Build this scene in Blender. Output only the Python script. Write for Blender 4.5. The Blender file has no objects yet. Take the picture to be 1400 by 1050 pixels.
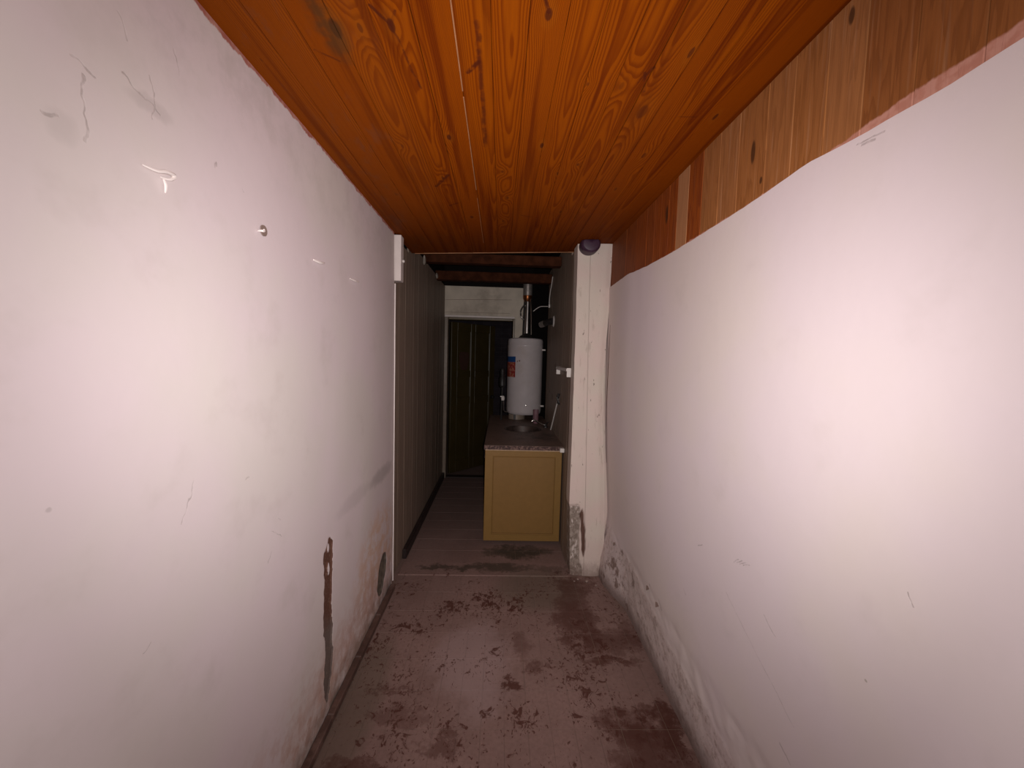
import bpy, bmesh, math, random
import numpy as np
from mathutils import Vector, Matrix
from mathutils import noise as mnoise
random.seed(7)
S = bpy.context.scene
COL = S.collection
PI = math.pi

# ------------------------------------------------------------------ camera
CAM_H = 1.6
cam_d = bpy.data.cameras.new('camera')
cam = bpy.data.objects.new('camera', cam_d)
COL.objects.link(cam)
cam_d.sensor_width = 36.0
cam_d.lens = 535.0 * 36.0 / 1400.0
cam_d.clip_start = 0.02
yaw, pitch, roll = math.radians(1.7092), math.radians(3.8035), math.radians(1.6)
cam.matrix_world = (Matrix.Translation((0, 0, CAM_H)) @ Matrix.Rotation(-yaw, 4, 'Z')
                    @ Matrix.Rotation(PI / 2 - pitch, 4, 'X') @ Matrix.Rotation(roll, 4, 'Z'))
S.camera = cam

# ------------------------------------------------------------------ world, light, exposure
w = bpy.data.worlds.new('world'); S.world = w; w.use_nodes = True
w.node_tree.nodes['Background'].inputs[0].default_value = (0.5, 0.45, 0.45, 1)
w.node_tree.nodes['Background'].inputs[1].default_value = 0.01
S.view_settings.view_transform = 'Standard'
S.view_settings.look = 'None'
S.view_settings.gamma = 1.0
S.view_settings.use_curve_mapping = False
S.view_settings.exposure = 0.0
# the hand torch / flash held at the photographer's position: the only light of the place
def flash(name, watts, cone, size):
    ld = bpy.data.lights.new(name, 'SPOT')
    ld.energy = watts; ld.color = (1.0, 0.955, 0.94)
    ld.spot_size = math.radians(cone); ld.spot_blend = 1.0; ld.shadow_soft_size = size
    lamp = bpy.data.objects.new(name, ld); COL.objects.link(lamp)
    lamp.location = (0.03, 0.0, CAM_H + 0.02)
    lamp.rotation_euler = (PI / 2 - math.radians(2.0), 0, -math.radians(1.5))
flash('flash_lamp', 111.0, 112, 0.012)       # the beam
flash('flash_spill', 52.0, 176, 0.012)       # its wide spill, a second lamp added to lift the corners

# ------------------------------------------------------------------ node helper
class G:
    """tiny expression wrapper for a material's node tree"""
    def __init__(s, name):
        s.m = bpy.data.materials.new(name); s.m.use_nodes = True
        s.t = s.m.node_tree; s.b = s.t.nodes['Principled BSDF']
        s.geo = s.t.nodes.new('ShaderNodeNewGeometry')
        s.P = V(s, s.geo.outputs['Position'])
    def node(s, typ, ins=(), out=0, **kw):
        n = s.t.nodes.new(typ)
        for k, v in kw.items(): setattr(n, k, v)
        for k, v in (ins.items() if isinstance(ins, dict) else enumerate(ins)):
            s.put(n.inputs[k], v)
        return V(s, n.outputs[out])
    def put(s, sock, v):
        if isinstance(v, V): s.t.links.new(v.s, sock)
        elif v is not None: sock.default_value = v
    def math(s, op, *a, clamp=False):
        return s.node('ShaderNodeMath', a, operation=op, use_clamp=clamp)
    def noise(s, vec, scale, detail=3, rough=0.55, dist=0.0):
        return s.node('ShaderNodeTexNoise', {'Vector': vec, 'Scale': scale, 'Detail': detail, 'Roughness': rough, 'Distortion': dist}, out='Fac')
    def scale(s, vec, sx, sy, sz):
        return s.node('ShaderNodeVectorMath', (vec, (sx, sy, sz)), operation='MULTIPLY')
    def add(s, vec, v2):
        return s.node('ShaderNodeVectorMath', (vec, v2), operation='ADD')
    def dot(s, a, b):
        return s.node('ShaderNodeVectorMath', (a, b), out='Value', operation='DOT_PRODUCT')
    def xyz(s, vec):
        n = s.t.nodes.new('ShaderNodeSeparateXYZ'); s.put(n.inputs[0], vec)
        return [V(s, o) for o in n.outputs]
    def comb(s, x, y, z): return s.node('ShaderNodeCombineXYZ', (x, y, z))
    def ss(s, v, a, b):      # smoothstep from a to b
        return s.node('ShaderNodeMapRange', (v, a, b, 0.0, 1.0), interpolation_type='SMOOTHSTEP')
    def mix(s, f, a, b):
        n = s.t.nodes.new('ShaderNodeMix'); n.data_type = 'RGBA'
        s.put(n.inputs[0], f)
        s.put(n.inputs[6], tuple(a) + (1,) if isinstance(a, (tuple, list)) else a)
        s.put(n.inputs[7], tuple(b) + (1,) if isinstance(b, (tuple, list)) else b)
        return V(s, n.outputs[2])
    def attr(s, name): return s.node('ShaderNodeAttribute', out='Fac', attribute_name=name)
    def obj(s):
        n = s.t.nodes.new('ShaderNodeObjectInfo')
        return V(s, n.outputs['Color']), V(s, n.outputs['Random'])
    def base(s, c): s.put(s.b.inputs['Base Color'], c if isinstance(c, V) else tuple(c) + (1,)); return s
    def rough(s, r): s.put(s.b.inputs['Roughness'], r); return s
    def metal(s, r): s.put(s.b.inputs['Metallic'], r); return s
    def spec(s, r): s.put(s.b.inputs['Specular IOR Level'], r); return s
    def bump(s, h, strength=0.3, dist=0.01):
        n = s.t.nodes.new('ShaderNodeBump'); s.put(n.inputs['Height'], h)
        n.inputs['Strength'].default_value = strength; n.inputs['Distance'].default_value = dist
        s.t.links.new(n.outputs[0], s.b.inputs['Normal']); return s
    def seg(s, vec, a, b, wd):
        """1 on the stroke from a to b (3-D points), 0 off it"""
        a = Vector(a); b = Vector(b); d = b - a
        ap = s.node('ShaderNodeVectorMath', (vec, tuple(a)), operation='SUBTRACT')
        t = s.math('DIVIDE', s.dot(ap, tuple(d)), d.length_squared, clamp=True)
        n = s.t.nodes.new('ShaderNodeVectorMath'); n.operation = 'SCALE'
        n.inputs[0].default_value = tuple(d); s.put(n.inputs['Scale'], t)
        q = s.node('ShaderNodeVectorMath', (ap, V(s, n.outputs[0])), operation='SUBTRACT')
        l = s.node('ShaderNodeVectorMath', (q,), out='Value', operation='LENGTH')
        return s.ss(l, wd, wd * 0.3)
    def blob(s, vec, c, r):
        q = s.node('ShaderNodeVectorMath', (vec, tuple(c)), operation='SUBTRACT')
        q = s.scale(q, 1 / r[0], 1 / r[1], 1 / r[2])
        return s.dot(q, q)       # <1 inside

class V:
    def __init__(s, g, sock): s.g = g; s.s = sock
    def __add__(s, o): return s.g.math('ADD', s, o)
    def __radd__(s, o): return s.g.math('ADD', o, s)
    def __sub__(s, o): return s.g.math('SUBTRACT', s, o)
    def __rsub__(s, o): return s.g.math('SUBTRACT', o, s)
    def __mul__(s, o): return s.g.math('MULTIPLY', s, o)
    def __rmul__(s, o): return s.g.math('MULTIPLY', o, s)
    def max(s, o): return s.g.math('MAXIMUM', s, o)
    def clamp(s): return s.g.math('ADD', s, 0.0, clamp=True)

def plain(name, col, rough=0.6, metal=0.0, var=0.12, nscale=18.0, bump=0.0, spec=0.5, dirt=None):
    g = G(name)
    n = g.noise(g.P, nscale, 4)
    c2 = tuple(max(0.0, c * (1 - var * 2)) for c in col)
    c = g.mix(g.ss(n, 0.3, 0.72), c2, col)
    if dirt:
        n2 = g.noise(g.P, nscale * 0.35, 5, 0.65)
        c = g.mix(g.ss(n2, 0.5, 0.68), c, dirt)
    g.base(c).rough(rough).metal(metal).spec(spec)
    if bump: g.bump(n, bump, 0.004)
    return g.m

# ------------------------------------------------------------------ materials
# white distemper of the left wall
def mat_left():
    g = G('left_plaster'); P = g.P; x, y, z = g.xyz(P)
    big = g.noise(P, 1.7, 3); mid = g.noise(P, 6.0, 4, 0.6); fine = g.noise(P, 60, 3)
    c = g.mix(g.ss(big, 0.35, 0.65), (0.69, 0.59, 0.605), (0.67, 0.60, 0.575))
    c = g.mix(g.ss(mid, 0.52, 0.78) * 0.30, c, (0.52, 0.45, 0.42))
    # grey smudges by the ceiling, then an even darkening toward the corner
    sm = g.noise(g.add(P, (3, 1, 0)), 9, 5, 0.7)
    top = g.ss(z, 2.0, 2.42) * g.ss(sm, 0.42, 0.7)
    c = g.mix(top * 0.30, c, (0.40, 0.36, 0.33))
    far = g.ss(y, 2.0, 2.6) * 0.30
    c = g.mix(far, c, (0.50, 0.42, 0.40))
    wv = g.noise(P, 14, 3); wp = g.comb(-0.715, y + (wv - 0.5) * 0.05, z + (g.noise(g.add(P, (5, 5, 5)), 14, 3) - 0.5) * 0.05)
    X = -0.715
    strokes = [((X, .779, 2.114), (X, .80, 2.099), .003), ((X, .80, 2.099), (X, .86, 2.085), .003), ((X, .719, 2.06), (X, .715, 1.947), .0028),
               ((X, .653, 1.958), (X, .676, 1.964), .003), ((X, .783, 2.21), (X, .80, 2.175), .003),
               ((X, .85, 2.14), (X, .85, 2.06), .0022), ((X, .70, 2.075), (X, .735, 2.07), .003),
               ((X, 1.02, 2.06), (X, 1.025, 2.05), .004), ((X, 1.12, 2.045), (X, 1.125, 2.035), .003),
               ((X, 1.3, .98), (X, 1.24, 1.03), .002), ((X, .93, 1.29), (X, .90, 1.20), .002), ((X, 1.12, 1.23), (X, 1.14, 1.235), .003),
               ((X, 1.22, .93), (X, 1.235, .955), .0022), ((X, 1.28, 1.06), (X, 1.29, 1.045), .002), ((X, .78, .97), (X, .80, .98), .003),
               ((X, .90, 2.24), (X, .92, 2.20), .002)]
    lines = None
    for a, b, wd in strokes:
        s_ = g.seg(wp, a, b, wd); lines = s_ if lines is None else lines.max(s_)
    c = g.mix(lines * (g.ss(g.noise(P, 45, 3, .7), .35, .65) * .40 + .08), c, (0.26, 0.22, 0.20))
    for ctr, r, f in (((X, .84, 2.085), (1, .06, .02), .22), ((X, .68, 1.95), (1, .03, .03), .15), ((X, 2.40, .86), (1, .26, .055), .5),
                      ((X, 1.95, .87), (1, .25, .05), .2), ((X, .63, 1.33), (1, .008, .005), .35)):
        b_ = g.ss(g.blob(wp, ctr, r), 1.2, 0.1)
        c = g.mix(b_ * f, c, (0.30, 0.26, 0.25))
    # salmon primer showing along the ceiling line
    pk = g.ss(z + (g.noise(g.scale(P, 1, 5, 1), 4, 4, 0.7) - 0.5) * 0.045 - g.ss(y, .95, .75) * .02, 2.386, 2.392)
    c = g.mix(pk * .9, c, g.mix(g.ss(g.noise(P, 30, 3), 0.4, 0.6), (0.34, 0.085, 0.055), (0.46, 0.20, 0.15)))
    # damp ochre efflorescence low down by the corner
    dn = g.noise(P, 11, 5, 0.7); dn2 = g.noise(g.add(P, (9, 2, 4)), 26, 4, 0.6)
    damp = g.ss(g.blob(wp, (X, 2.35, .40), (1, .42, .27)), 1.3, 0.2)
    low = g.ss(z, 0.48, 0.05)
    c = g.mix((damp * g.ss(dn, 0.38, 0.6)).clamp() * 0.65, c, (0.60, 0.36, 0.22))
    c = g.mix(low * g.ss(dn2, 0.42, 0.66) * 0.65, c, (0.50, 0.30, 0.235))
    c = g.mix(low * g.ss(dn, 0.5, 0.7) * 0.5, c, (0.36, 0.27, 0.235))
    c = g.mix(g.ss(g.blob(wp, (X, 1.95, .13), (1, .75, .22)), 1.2, .1) * g.ss(dn, .3, .6) * .55, c, (0.50, 0.30, 0.23))
    c = g.mix(g.ss(z, 0.16, 0.03) * g.ss(dn, 0.3, 0.6) * 0.6, c, (0.20, 0.15, 0.12))
    # open chase: rusty brown at the top, grey cement lower
    ch = g.ss(g.attr('chase'), .02, .18)
    cc = g.mix(g.ss(z + (dn - 0.5) * 0.15, 0.36, 0.50), (0.15, 0.115, 0.10), (0.120, 0.055, 0.038))
    cc = g.mix(g.ss(g.noise(P, 90, 3), 0.55, 0.7) * 0.5, cc, (0.3, 0.22, 0.17))
    c = g.mix(ch, c, cc)
    hl = g.ss(g.attr('hollow'), .02, .25)
    c = g.mix(hl, c, g.mix(g.ss(dn2, .4, .6), (0.10, 0.085, 0.07), (0.17, 0.14, 0.11)))
    g.base(c).rough(0.62).spec(0.22)
    g.bump(mid * 0.8 + fine * 0.05 + lines * -0.3, 0.16, 0.010)
    return g.m

def mat_right():
    g = G('right_plaster'); P = g.P; x, y, z = g.xyz(P)
    big = g.noise(P, 1.5, 3); mid = g.noise(P, 5.0, 4, 0.6); fine = g.noise(P, 70, 3)
    c = g.mix(g.ss(big, 0.35, 0.65), (0.69, 0.59, 0.605), (0.69, 0.60, 0.57))
    c = g.mix(g.ss(mid, 0.55, 0.8) * 0.25, c, (0.53, 0.45, 0.43))
    wv = g.noise(P, 16, 3); wp = g.comb(0.808, y + (wv - 0.5) * 0.018, z + (g.noise(g.add(P, (5, 5, 5)), 16, 3) - 0.5) * 0.018)
    X = 0.808; Y1 = []
    for k in range(4):
        Y1.append(((X, 1.262 - .0185 * k, .932 + .006 * k), (X, 1.231 - .0185 * k, .958 + .004 * k), .0026))
    Y1 += [((X, 1.104, .853), (X, 1.054, .822), .0022), ((X, 1.30, .80), (X, 1.20, .74), .0016), ((X, 1.20, .74), (X, .98, .62), .0016),
           ((X, .902, 2.108), (X, .842, 2.098), .003), ((X, .89, 2.10), (X, .86, 2.092), .004), ((X, 2.01, .40), (X, 1.985, .385), .008),
           ((X, 1.88, .395), (X, 1.85, .37), .008), ((X, 1.5, .87), (X, 1.47, .89), .003), ((X, .70, 1.17), (X, .69, 1.15), .0022),
           ((X, .62, .87), (X, .60, .89), .002), ((X, 1.62, .62), (X, 1.60, .60), .003), ((X, 1.03, .52), (X, .99, .50), .003)]
    lines = None
    for a, b, wd in Y1:
        s_ = g.seg(wp, a, b, wd); lines = s_ if lines is None else lines.max(s_)
    c = g.mix(lines * (g.ss(g.noise(P, 45, 3, .7), .3, .6) * .40 + .12), c, (0.26, 0.21, 0.20))
    spot = g.ss(g.blob(wp, (X, .775, .93), (1, .004, .004)), 1.2, .4)
    c = g.mix(spot * .6, c, (0.3, 0.25, 0.2))
    # painted darker toward the end beside the pillar
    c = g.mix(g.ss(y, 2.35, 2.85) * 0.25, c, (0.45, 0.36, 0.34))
    # rough, damp, crumbling base
    dn = g.noise(P, 8, 5, 0.7); dn2 = g.noise(g.add(P, (9, 2, 4)), 34, 5, 0.75); st = g.noise(g.scale(P, 1, 1, .8), 48, 4, 0.65)
    edge = z + (g.noise(P, 7, 5, 0.7) - 0.5) * 0.22 + (x - 0.8) * 0.4 + g.ss(y, 2.3, 1.5) * .12
    rz = g.ss(edge, 0.385, 0.345)
    c = g.mix(rz * 0.35, c, (0.52, 0.41, 0.375))
    c = g.mix(rz * g.ss(dn2, 0.50, 0.66) * 0.65, c, (0.31, 0.215, 0.18))
    c = g.mix(rz * g.ss(st, 0.62, 0.72) * 0.5, c, (0.66, 0.56, 0.54))
    c = g.mix(rz * g.ss(dn, 0.54, 0.64) * (.35 + g.ss(y, 1.9, 2.5) * .5), c, (0.19, 0.12, 0.095))
    c = g.mix(g.ss(z + (dn2 - .5) * .12, 0.13, 0.0) * 0.8, c, (0.15, 0.095, 0.08))
    g.base(c).rough(0.62).spec(0.28)
    g.bump(mid * 0.7 + fine * 0.05 + rz * (dn2 * 0.9 + g.noise(P, 70, 4, .7) * .5 - 0.3) + lines * -0.3, 0.20, 0.011)
    return g.m

def mat_pillar():
    g = G('pillar_paint'); P = g.P; x, y, z = g.xyz(P)
    dn = g.noise(P, 9, 5, 0.7); dn2 = g.noise(g.add(P, (9, 2, 4)), 30, 5, 0.7)
    c = g.mix(g.ss(g.noise(P, 4, 3), .35, .65), (0.62, 0.50, 0.45), (0.60, 0.52, 0.45))
    c = g.mix(g.ss(g.noise(g.scale(P, 3, 3, .5), 12, 4, .6), .58, .72) * .45, c, (0.36, 0.28, 0.23))
    c = g.mix(g.ss(g.noise(g.scale(P, 1, 1, .45), 38, 2), .70, .76) * .8, c, (0.12, 0.09, 0.07))
    # vertical groove of the old form boards
    gr = g.ss(g.math('ABSOLUTE', x - 0.655 + z * 0.006), 0.004, 0.0005)
    c = g.mix(gr * 0.4, c, (0.2, 0.15, 0.13))
    e = g.attr('bare')
    cc = g.mix(g.ss(dn2, .4, .6), (0.20, 0.155, 0.125), (0.33, 0.27, 0.23))
    cc = g.mix(g.ss(g.noise(g.scale(P, 2, 1, .6), 34, 4), .57, .64), cc, (0.55, 0.47, 0.43))
    c = g.mix(e, c, cc)
    rk = g.attr('rust'); c = g.mix(rk, c, (0.11, 0.055, 0.04))
    c = g.mix(g.ss(z + (dn2 - .5) * .16, 0.14, 0.0) * .6, c, (0.16, 0.10, 0.08))
    g.base(c).rough(0.6).spec(0.3)
    g.bump(dn * .6 + dn2 * .5 * (e * 1.0 + 0.25) + gr * -.4, 0.5, 0.008)
    return g.m

def mat_floor(name, base_shift=1.0, grout=False):
    g = G(name); P = g.P; x, y, z = g.xyz(P); col, rnd = g.obj()
    big = g.noise(P, 2.2, 4, .6); mid = g.noise(P, 7, 5, .65); fine = g.noise(P, 55, 4, .7)
    dust1 = (0.250 * base_shift, 0.158 * base_shift, 0.138 * base_shift); dust2 = (0.205 * base_shift, 0.127 * base_shift, 0.110 * base_shift)
    c = g.mix(g.ss(big, .35, .65), dust1, dust2)
    c = g.mix(g.ss(fine, .35, .75) * .35, c, (0.125 * base_shift, 0.075 * base_shift, 0.062 * base_shift))
    if grout: c = g.mix(0.25, c, (0.24, 0.165, 0.13))
    # greyer, lichen like areas near the step and against the left wall
    gr = g.ss(g.blob(P, (.30, 2.62, 0), (.36, .28, 1)), 1.1, .3).max(g.ss(g.blob(P, (-.62, 1.72, 0), (.13, .5, 1)), 1.2, .2))
    c = g.mix(gr * .55, c, (0.120, 0.092, 0.066))
    # pale ragged patch in the middle of the floor
    pd = g.ss(g.blob(g.add(P, g.comb((g.noise(P, 5, 5, .7) - .5) * .35, (g.noise(g.add(P, (2, 7, 0)), 5, 5, .7) - .5) * .45, 0.0)), (-.10, 1.97, 0), (.22, .34, 1)), 1.3, .1)
    c = g.mix(pd * .55, c, (0.33, 0.235, 0.225))
    wp = g.add(P, g.comb((g.noise(P, 9, 6, .75) - .5) * .34, (g.noise(g.add(P, (4, 4, 1)), 9, 6, .75) - .5) * .34, 0.0))
    dark = (0.075, 0.026, 0.018)
    # small scraped flakes, clustered along the walking line
    f1 = g.noise(g.scale(P, 1.0, 1.0, 1), 19, 5, .62, .6); cl = g.noise(g.add(P, (1.7, 3, 0)), 3.4, 2)
    fl = g.ss(f1 + (cl - .5) * .5, .585, .67) * g.ss(y, 2.95, 2.75)
    c = g.mix(fl * .9, c, dark if not grout else (0.16, 0.09, 0.065))
    f2 = g.noise(g.add(g.scale(P, 1.3, .8, 1), (8, 0, 0)), 42, 3, .6, 1.2)
    fl2 = g.ss(f2 + (cl - .5) * .4, .60, .665) * g.ss(y, 2.95, 2.75)
    c = g.mix(fl2 * .85, c, dark)
    # damp places where the dust has washed off, and the painted cabinet shadow
    blobs = [((.50, 2.30, 0), (.13, .26, 1), .85), ((.56, 2.66, 0), (.13, .12, 1), .8), ((.62, 2.12, 0), (.22, .10, 1), .7),
             ((.66, 1.61, 0), (.19, .10, 1), 1.0), ((.66, 1.42, 0), (.18, .14, 1), .85), ((.59, 1.97, 0), (.13, .035, 1), .9), ((.78, 1.60, 0), (.05, .13, 1), .9),
             ((.09, 1.82, 0), (.03, .045, 1), 1.0), ((.22, 1.93, 0), (.06, .05, 1), .7), ((-.43, 1.65, 0), (.13, .05, 1), .5),
             ((-.53, 1.40, 0), (.13, .07, 1), .8), ((-.20, 1.52, 0), (.09, .04, 1), .65), ((-.45, 1.785, 0), (.17, .016, 1), .6),
             ((-.40, 2.87, 0), (.20, .045, 1), .9), ((-.02, 2.885, 0), (.28, .055, 1), .9), ((.40, 2.87, 0), (.2, .05, 1), .45), ((.18, 3.13, 0), (.27, .11, 1), 1.1),  # last entry paints the shadow in front of and under the cabinet
             ((.80, 2.2, 0), (.06, .12, 1), .6), ((.72, 1.965, 0), (.08, .03, 1), .6), ((.16, 2.08, 0), (.05, .10, 1), .5)]
    for ctr, r, f in blobs:
        bl = g.blob(wp, ctr, r); b_ = (g.ss(bl, 1.35, .95) * .6 + g.ss(bl, 1.0, .2) * .4) * g.ss(mid, .28, .50)
        dk = dark if ctr[1] < 2.8 else (0.055, 0.042, 0.03)
        if grout: dk = (0.150, 0.095, 0.068)
        c = g.mix(b_ * f * .9, c, dk)
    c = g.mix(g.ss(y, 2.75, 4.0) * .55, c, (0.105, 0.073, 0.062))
    g.base(c).rough(0.72).spec(0.25)
    g.bump(mid * .5 + fine * .3 + fl * -.25, .35, .004)
    return g.m

KNOTS = [(-.437, 1.053, .012, .020, 1), (-.295, 1.041, .009, .014, .9), (-.375, 1.05, .006, .010, .7), (-.217, 1.539, .008, .012, .9), (.139, 1.595, .007, .012, .95),
         (.094, 1.006, .009, .012, .9), (.311, 1.748, .005, .008, .7), (-.29, 1.868, .006, .01, .6), (.46, 1.383, .017, .024, .62), (.501, 1.122, .006, .013, .8),
         (.729, 1.411, .006, .012, .9), (-.194, 2.378, .010, .014, .8), (-.015, 1.813, .006, .008, .6), (.012, 2.10, .007, .010, .7), (-.01, 2.45, .006, .012, .7),
         (.244, 1.248, .004, .005, .5), (.35, 1.257, .007, .011, .35), (.572, 1.674, .008, .014, .6), (-.407, 1.6, .006, .009, .5), (-.683, 1.157, .003, .004, .5),
         (.55, 2.0, .006, .012, .6), (.32, 2.3, .007, .012, .6), (-.55, 2.05, .006, .01, .5), (.235, 1.83, .005, .01, .5)]
def mat_ceiling():
    g = G('varnished_pine'); P = g.P; x, y, z = g.xyz(P); col, rnd = g.obj(); cr, cg, cb = g.xyz(col)
    # col.r = heart line of the board + 1, col.g = tone, col.b = how fast the cathedrals run
    u = x + 1.0 - cr
    n1 = g.noise(g.comb(x * 9.0, y * 1.1, rnd * 20.0), 1.0, 3, .5)
    n2 = g.noise(g.comb(x * 60.0, y * 2.4, rnd * 9.0), 1.0, 3, .5)
    f = u * u * 1500.0 + y * cb + n1 * 5.0 + n2 * .55
    dark = None; halo = None
    for kx, ky, rx, ry, a in KNOTS:
        d = g.blob(P, (kx, ky, 2.43), (rx * 1.1, ry * 1.7, 1.0))
        f = f + g.math('EXPONENT', d * -0.05) * (3.4 * (rx / .008) ** .5)
        k_ = g.ss(d, 1.15, .45) * a; h_ = g.ss(d, 8.0, 1.4) * (a * .5)
        dark = k_ if dark is None else dark.max(k_); halo = h_ if halo is None else halo.max(h_)
    fr = g.math('FRACT', f)
    ring = g.ss(fr, .25, .80) * g.ss(fr, 1.0, .90)
    c = g.mix(ring * .58, (0.270, 0.056, 0.0006), (0.112, 0.0125, 0.0003))
    # broad tone streaks running with the grain
    st = g.noise(g.comb(x * 26.0, y * .7, rnd * 30.0), 1.0, 4, .55)
    c = g.mix(g.ss(st, .50, .66) * .72, c, (0.100, 0.012, 0.0004))
    st2 = g.noise(g.comb(x * 14.0, y * .5, rnd * 50.0), 1.0, 3, .55)
    c = g.mix(g.ss(st2, .5, .75) * .35, c, (0.320, 0.075, 0.0008))
    fi = g.noise(g.comb(x * 260.0, y * 6.0, rnd), 1.0, 3, .6)
    c = g.mix(g.ss(fi, .35, .75) * .22, c, (0.12, 0.02, 0.003))
    # halo of lighter wood and dark heart of every knot
    c = g.mix(halo * .45, c, (0.28, 0.078, 0.005))
    c = g.mix(dark * .88, c, (0.055, 0.010, 0.004))
    zz = 2.43
    marks = [((-.085, 1.16, zz), (-.118, 1.20, zz), .006, .9), ((-.081, 1.03, zz), (-.083, 1.6, zz), .0065, .7), ((-.295, 1.04, zz), (-.33, .985, zz), .0035, .85),
             ((-.295, 1.04, zz), (-.268, 1.27, zz), .003, .7), ((-.295, 1.04, zz), (-.275, 1.0, zz), .0035, .85), ((-.335, 1.96, zz), (-.26, 1.84, zz), .007, .8),
             ((.094, 1.0, zz), (.07, .93, zz), .004, .9), ((-.52, 1.12, zz), (-.47, 1.16, zz), .003, .6), ((.43, 1.28, zz), (.40, 1.2, zz), .004, .7), ((.395, 1.24, zz), (.42, 1.18, zz), .005, .7),
             ((.60, 1.41, zz), (.66, 1.41, zz), .003, .4), ((-.30, 2.2, zz), (-.25, 2.16, zz), .006, .6), ((.10, 2.35, zz), (.16, 2.38, zz), .005, .5)]
    Pf = g.comb(x + (g.noise(P, 22, 3) - .5) * .014, y, zz)
    for a, b, wd, s_ in marks:
        c = g.mix(g.seg(Pf, a, b, wd * 1.7) * g.ss(g.noise(P, 30, 3), .25, .55) * s_, c, (0.070, 0.012, 0.004))
    # greyish mould by the big knot
    mo = g.ss(g.blob(P, (-.452, 1.03, 2.42), (.045, .16, 1)), 1.2, .1) * g.ss(g.noise(P, 16, 4), .35, .6)
    c = g.mix(mo * .7, c, (0.06, 0.032, 0.012))
    # tone of the single board, paler scuffed left boards
    c = g.mix(cg * .75, c, (0.205, 0.056, 0.008))
    # old limewash dirt toward the far left corner
    dd = g.ss(g.noise(g.comb(x * 9, y * 3.0, 1.0), 1.6, 5, .7), .52, .7) * g.ss(x, -.2, -.6)
    c = g.mix(dd * .45, c, (0.15, 0.055, 0.025))
    c = g.mix(g.ss(y, 1.9, 3.1) * .45, c, (0.060, 0.012, 0.003))  # far end darkened in the colour as the light falls off
    g.base(c).rough(0.50 + g.noise(P, 20, 3) * .15 + .12).spec(0.05)
    g.bump(ring * .25 + fi * .2, .25, .002)
    return g.m

def mat_frieze():
    g = G('worn_pine_boards'); P = g.P; x, y, z = g.xyz(P); col, rnd = g.obj(); cr, cg, cb = g.xyz(col)
    n1 = g.noise(g.comb(y * 16.0, z * 1.5, rnd * 20.0), 1.0, 3, .5)
    n2 = g.noise(g.comb(y * 90.0, z * 3.0, rnd * 9.0), 1.0, 3, .5)
    fr = g.math('FRACT', n1 * 9.0 + n2 * 1.6)
    ring = g.ss(fr, .3, .85) * g.ss(fr, 1.0, .9)
    a = g.mix(cr, (0.31, 0.117, 0.034), (0.26, 0.056, 0.006))
    b = g.mix(cr, (0.21, 0.073, 0.018), (0.14, 0.022, 0.004))
    c = g.mix(ring * .6, a, b)
    c = g.mix(g.ss(n2, .55, .75) * .5 * (1.0 - cr * .8), c, (0.44, 0.22, 0.11))
    c = g.mix(cg, c, (0.47, 0.24, 0.12))
    c = g.mix(cb, c, (0.10, 0.035, 0.012))
    fi = g.noise(g.comb(y * 240.0, z * 6.0, rnd), 1.0, 3, .6)
    c = g.mix(g.ss(fi, .35, .7) * .28, c, (0.16, 0.055, 0.02))
    for ky, kz, ry, rz_ in ((.953, 2.425, .009, .022), (1.97, 2.33, .016, .05), (1.25, 2.18, .007, .012), (1.30, 2.29, .012, .04)):
        d = g.blob(P, (.795, ky, kz), (1, ry, rz_)); c = g.mix(g.ss(d, 1.2, .4) * .85, c, (0.055, 0.02, 0.008))
    wp = z + (g.noise(g.scale(P, 1, 2.2, 1), 5, 4, .7) - .5) * .035
    pk = g.ss(wp - g.ss(y, 1.10, .72) * .022 - g.ss(y, 2.2, 2.6) * .012, 2.131, 2.125)
    c = g.mix(pk * .9, c, g.mix(g.ss(g.noise(P, 40, 3), .4, .6), (0.54, 0.27, 0.21), (0.47, 0.21, 0.155)))
    g.base(c).rough(.6).spec(.2)
    g.bump(ring * .3 + fi * .2, .3, .002)
    return g.m

def mat_panel():
    g = G('grimy_panelling'); P = g.P; x, y, z = g.xyz(P); col, rnd = g.obj(); cr, cg, cb = g.xyz(col)
    st = g.noise(g.comb(y * 22.0, z * .8, rnd * 20.0), 1.0, 4, .6)
    c = g.mix(g.ss(st, .3, .7), (0.27, 0.198, 0.155), (0.215, 0.155, 0.120))
    c = g.mix(rnd * .2, c, (0.22, 0.165, 0.125))
    c = g.mix(g.ss(g.noise(g.comb(y * 60.0, z * 2.2, 3.0), 1.0, 4, .6), .58, .68) * .4, c, (0.46, 0.37, 0.28))
    c = g.mix(g.ss(g.noise(P, 5, 5, .7), .5, .7) * .4, c, (0.20, 0.165, 0.13))
    for cy, cz, r in ((4.1, 1.205, .07), (4.35, 1.25, .05), (3.95, 1.53, .06), (3.86, 1.50, .04), (4.45, 1.80, .05)):
        b_ = g.ss(g.blob(P, (.55, cy, cz), (.3, r, r * .6)), 1.3, .2) * g.ss(g.noise(P, 40, 3, .7), .4, .55)
        c = g.mix(b_ * .75, c, (0.07, 0.05, 0.04))
    g.base(c).rough(.5).spec(.16)
    g.bump(st * .4 + g.noise(P, 30, 3) * .25, .25, .004)
    return g.m

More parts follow.
